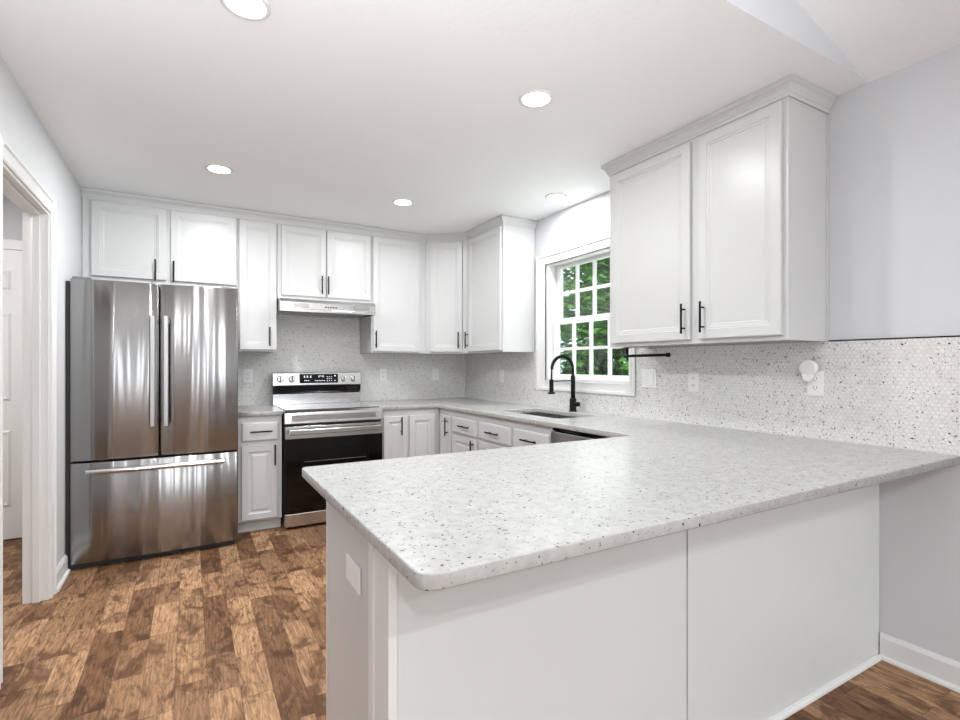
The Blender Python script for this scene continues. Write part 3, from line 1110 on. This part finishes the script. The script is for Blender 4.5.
# ------------------------------------------------------------------ outlets and switches
GO = 'duplex outlets set in the mosaic backsplash'
def outlet_mesh(e):
    MB().box(-.036, .036, -.006, -.0002, -.058, .058).build('cover_plate', 'plast', e, bevel=.0025)
    for s in (-1, 1):
        r_ = MB().box(-.017, .017, -.008, -.0062, s * .021 - .0145, s * .021 + .0145).build('receptacle', 'plast', e, bevel=.002)
        f = MB()
        f.box(-.0085, -.0060, -.0084, -.0079, s * .021 - .003, s * .021 + .007)
        f.box(.0060, .0085, -.0084, -.0079, s * .021 - .003, s * .021 + .007)
        f.tube([(0, -.0079, s * .021 - .008), (0, -.0084, s * .021 - .008)], .0022, 8)
        f.build('slots', 'darkp', r_)
yt = YB - .0102
xt = XR - .0102
o1 = thing('wall_outlet', (.425, yt, 1.135), 0, 'white wall outlet in the backsplash left of the range', 'outlet', GO)
outlet_mesh(o1)
dup(o1, (1.615, yt, 1.135), 0, 'white wall outlet in the backsplash just right of the range')
dup(o1, (2.17, yt, 1.135), 0, 'white wall outlet on the back wall close to the corner')
dup(o1, (xt, 3.985, 1.128), -90, 'white wall outlet on the right wall between corner and window')
dup(o1, (xt, 1.922, 1.132), -90, 'white wall outlet on the right wall next to the double switch')
dup(o1, (xt, 1.268, 1.143), -90, 'white wall outlet with the round plug in it, nearest the camera')
e = thing('light_switch', (xt, 2.250, 1.142), -90, 'white double rocker light switch right of the window', 'switch')
MB().box(-.059, .059, -.006, -.0002, -.058, .058).build('cover_plate', 'plast', e, bevel=.0025)
for x in (-.0235, .0235):
    MB().prism([(-.0062, -.033), (-.0085, -.033), (-.0115, .033), (-.0062, .033)], x - .0165, x + .0165, 'x').build('rocker', 'plast', e, bevel=.001)
e = thing('plug_in_night_light', (xt - .009, 1.288, 1.210), -90, 'white rounded plug-in device on the outlet nearest the camera', 'plug-in light')
f = MB()
prof = []
for k in range(24):
    a = 2 * math.pi * k / 24
    prof.append((.040 * math.cos(a), .006 + .036 * math.sin(a)))
f.prism(prof, -.030, -.0006, 'y')
f.build('round_body', 'plast', e, bevel=.009, seg=3)
MB().prism([(-.030 + .0, -.018), (-.022, -.052), (-.008, -.060), (.008, -.058), (.018, -.045), (.022, -.018)], -.028, -.0006, 'y').build('lower_body', 'plast', e, bevel=.007, seg=3)
e = thing('blank_outlet_cover', (PX0 + .0018, 1.328, .678), -90, 'white horizontal outlet cover on the end panel of the peninsula', 'outlet')
MB().box(-.062, .062, -.007, -.0002, -.034, .034).build('cover_plate', 'plast', e, bevel=.003)
MB().box(-.034, .034, -.009, -.0068, -.017, .017).build('receptacle', 'plast', e, bevel=.002)

# ------------------------------------------------------------------ recessed lamps
def lamp(x, y, z, label, rot=(0, 0, 0), power=CAN_W, rad=.078):
    e = thing('recessed_light', (x, y, z), 0, label, 'ceiling light', 'recessed ceiling lights')
    e.rotation_euler = rot
    n = 40
    f = MB()
    lo = []
    for r_, zz in ((rad, -.0003), (rad, -.004), (rad - .006, -.0065), (rad - .016, -.0055), (rad - .016, -.0003)):
        lo.append([f.b.verts.new((r_ * math.cos(2 * math.pi * k / n), r_ * math.sin(2 * math.pi * k / n), zz)) for k in range(n)])
    for a, c in zip(lo, lo[1:] + lo[:1]):
        for k in range(n):
            f.b.faces.new((a[k], a[(k + 1) % n], c[(k + 1) % n], c[k]))
    f.build('trim_ring', 'trim', e, smooth=True)
    MB().tube([(0, 0, -.0004), (0, 0, -.0045)], rad - .0165, n).build('lens', 'lens', e)
    d = bpy.data.lights.new('lamp_light', 'AREA')
    d.shape = 'DISK'
    d.size = 2 * (rad - .02)
    d.energy = power
    d.color = (.97, .985, 1)
    o = bpy.data.objects.new('lamp_light', d)
    COL.objects.link(o)
    o.parent = e
    o.location = (0, 0, -.009)
lamp(.163, 1.868, H, 'round recessed ceiling light in the front left, cut by the top edge', power=CAN_W * 1.15)
lamp(1.366, 1.876, H, 'round recessed ceiling light beside the large near cabinet')
lamp(.158, 3.522, H, 'round recessed ceiling light in front of the refrigerator', power=CAN_W * 1.7)
lamp(1.375, 3.558, H, 'round recessed ceiling light in front of the range')
lamp(2.285, 2.896, H, 'round recessed ceiling light above the sink window')
def vz(x):
    return H + SL * (XR - x) if x > XRG else zr - SL * (XRG - x)
for i, (x, y) in enumerate(((.7, -1.9), (1.5, -2.9), (-.9, -2.4))):
    lamp(x, y, vz(x) - .002, 'round recessed light in the vaulted ceiling behind the camera', (0, math.atan(SL) * (1 if x > XRG else -1), 0), VAULT_W)

# ------------------------------------------------------------------ outdoors
g_ = MB().box(XR + T + .02, 40, -14, 40, -.6, -.5).build('lawn', 'grass')
tag(g_, 'green lawn outside the window', 'lawn', kind='structure')
def tree(x, y, h, rad, n, seed, leafm, label, zc0=.15):
    rnd = random.Random(seed)
    e = thing('tree', (x, y, -.5), 0, label, 'tree', 'trees outside the kitchen window')
    f = MB()
    f.tube([(0, 0, 0), (.05, .03, h * .3), (-.04, .06, h * .6), (0, 0, h * .95)], [.16, .13, .09, .03], 10)
    for k in range(9):
        a = rnd.uniform(0, 6.28)
        z = h * rnd.uniform(.2, .8)
        r_ = rad * rnd.uniform(.5, .9)
        f.tube([(0, 0, z), (r_ * .5 * math.cos(a), r_ * .5 * math.sin(a), z + .3), (r_ * math.cos(a), r_ * math.sin(a), z + .45)], [.05, .035, .012], 6)
    f.build('trunk', 'bark', e, smooth=True)
    f = MB()
    cl = []
    for k in range(46):
        a = rnd.uniform(0, 6.28)
        z = h * rnd.uniform(zc0, 1.0)
        q = rad * math.sqrt(rnd.random()) * (1.05 - .5 * z / h)
        cl.append(Vector((q * math.cos(a), q * math.sin(a), z)))
    for k in range(n):
        c = rnd.choice(cl) + Vector([max(-.55, min(.55, rnd.gauss(0, .3))) for _ in range(3)])
        s_ = rnd.uniform(.06, .13) * (1 if leafm == 'leaf1' else 1.7)
        m_ = Matrix.Rotation(rnd.uniform(0, 6.28), 3, 'Z') @ Matrix.Rotation(rnd.uniform(-1.1, 1.1), 3, 'X') @ Matrix.Rotation(rnd.uniform(-.6, .6), 3, 'Y')
        vs = [f.b.verts.new(c + m_ @ Vector(p) * s_) for p in ((-1, 0, 0), (-.2, -.45, .08), (1, 0, -.1), (-.2, .45, .08))]
        f.b.faces.new(vs)
    f.build('foliage', leafm, e)
spots = [(6.3, 6.6, 5.2, 1.4, 6500, 'leaf1', 'bright green leafy tree nearest the window, filling its panes', .1),
         (10.6, 10.6, 6.0, 1.6, 6000, 'leaf2', 'dark green tree deeper in the wood, straight behind the bright one', .03),
         (16.2, 15.6, 8.5, 2.6, 8000, 'leaf2', 'tallest dark tree, farthest away outside the window', .03),
         (10.6, 5.9, 5.5, 1.6, 5000, 'leaf2', 'dark green tree at the right of the window view', .03),
         (15.8, 8.7, 8.0, 2.0, 6000, 'leaf2', 'tall dark tree far away at the right of the window view', .03),
         (6.0, 11.0, 5.6, 1.6, 5000, 'leaf1', 'bright green tree at the far left of the window view', .05)]
for i, s_ in enumerate(spots):
    tree(s_[0], s_[1], s_[2], s_[3], s_[4], 40 + i, s_[5], s_[6], s_[7])
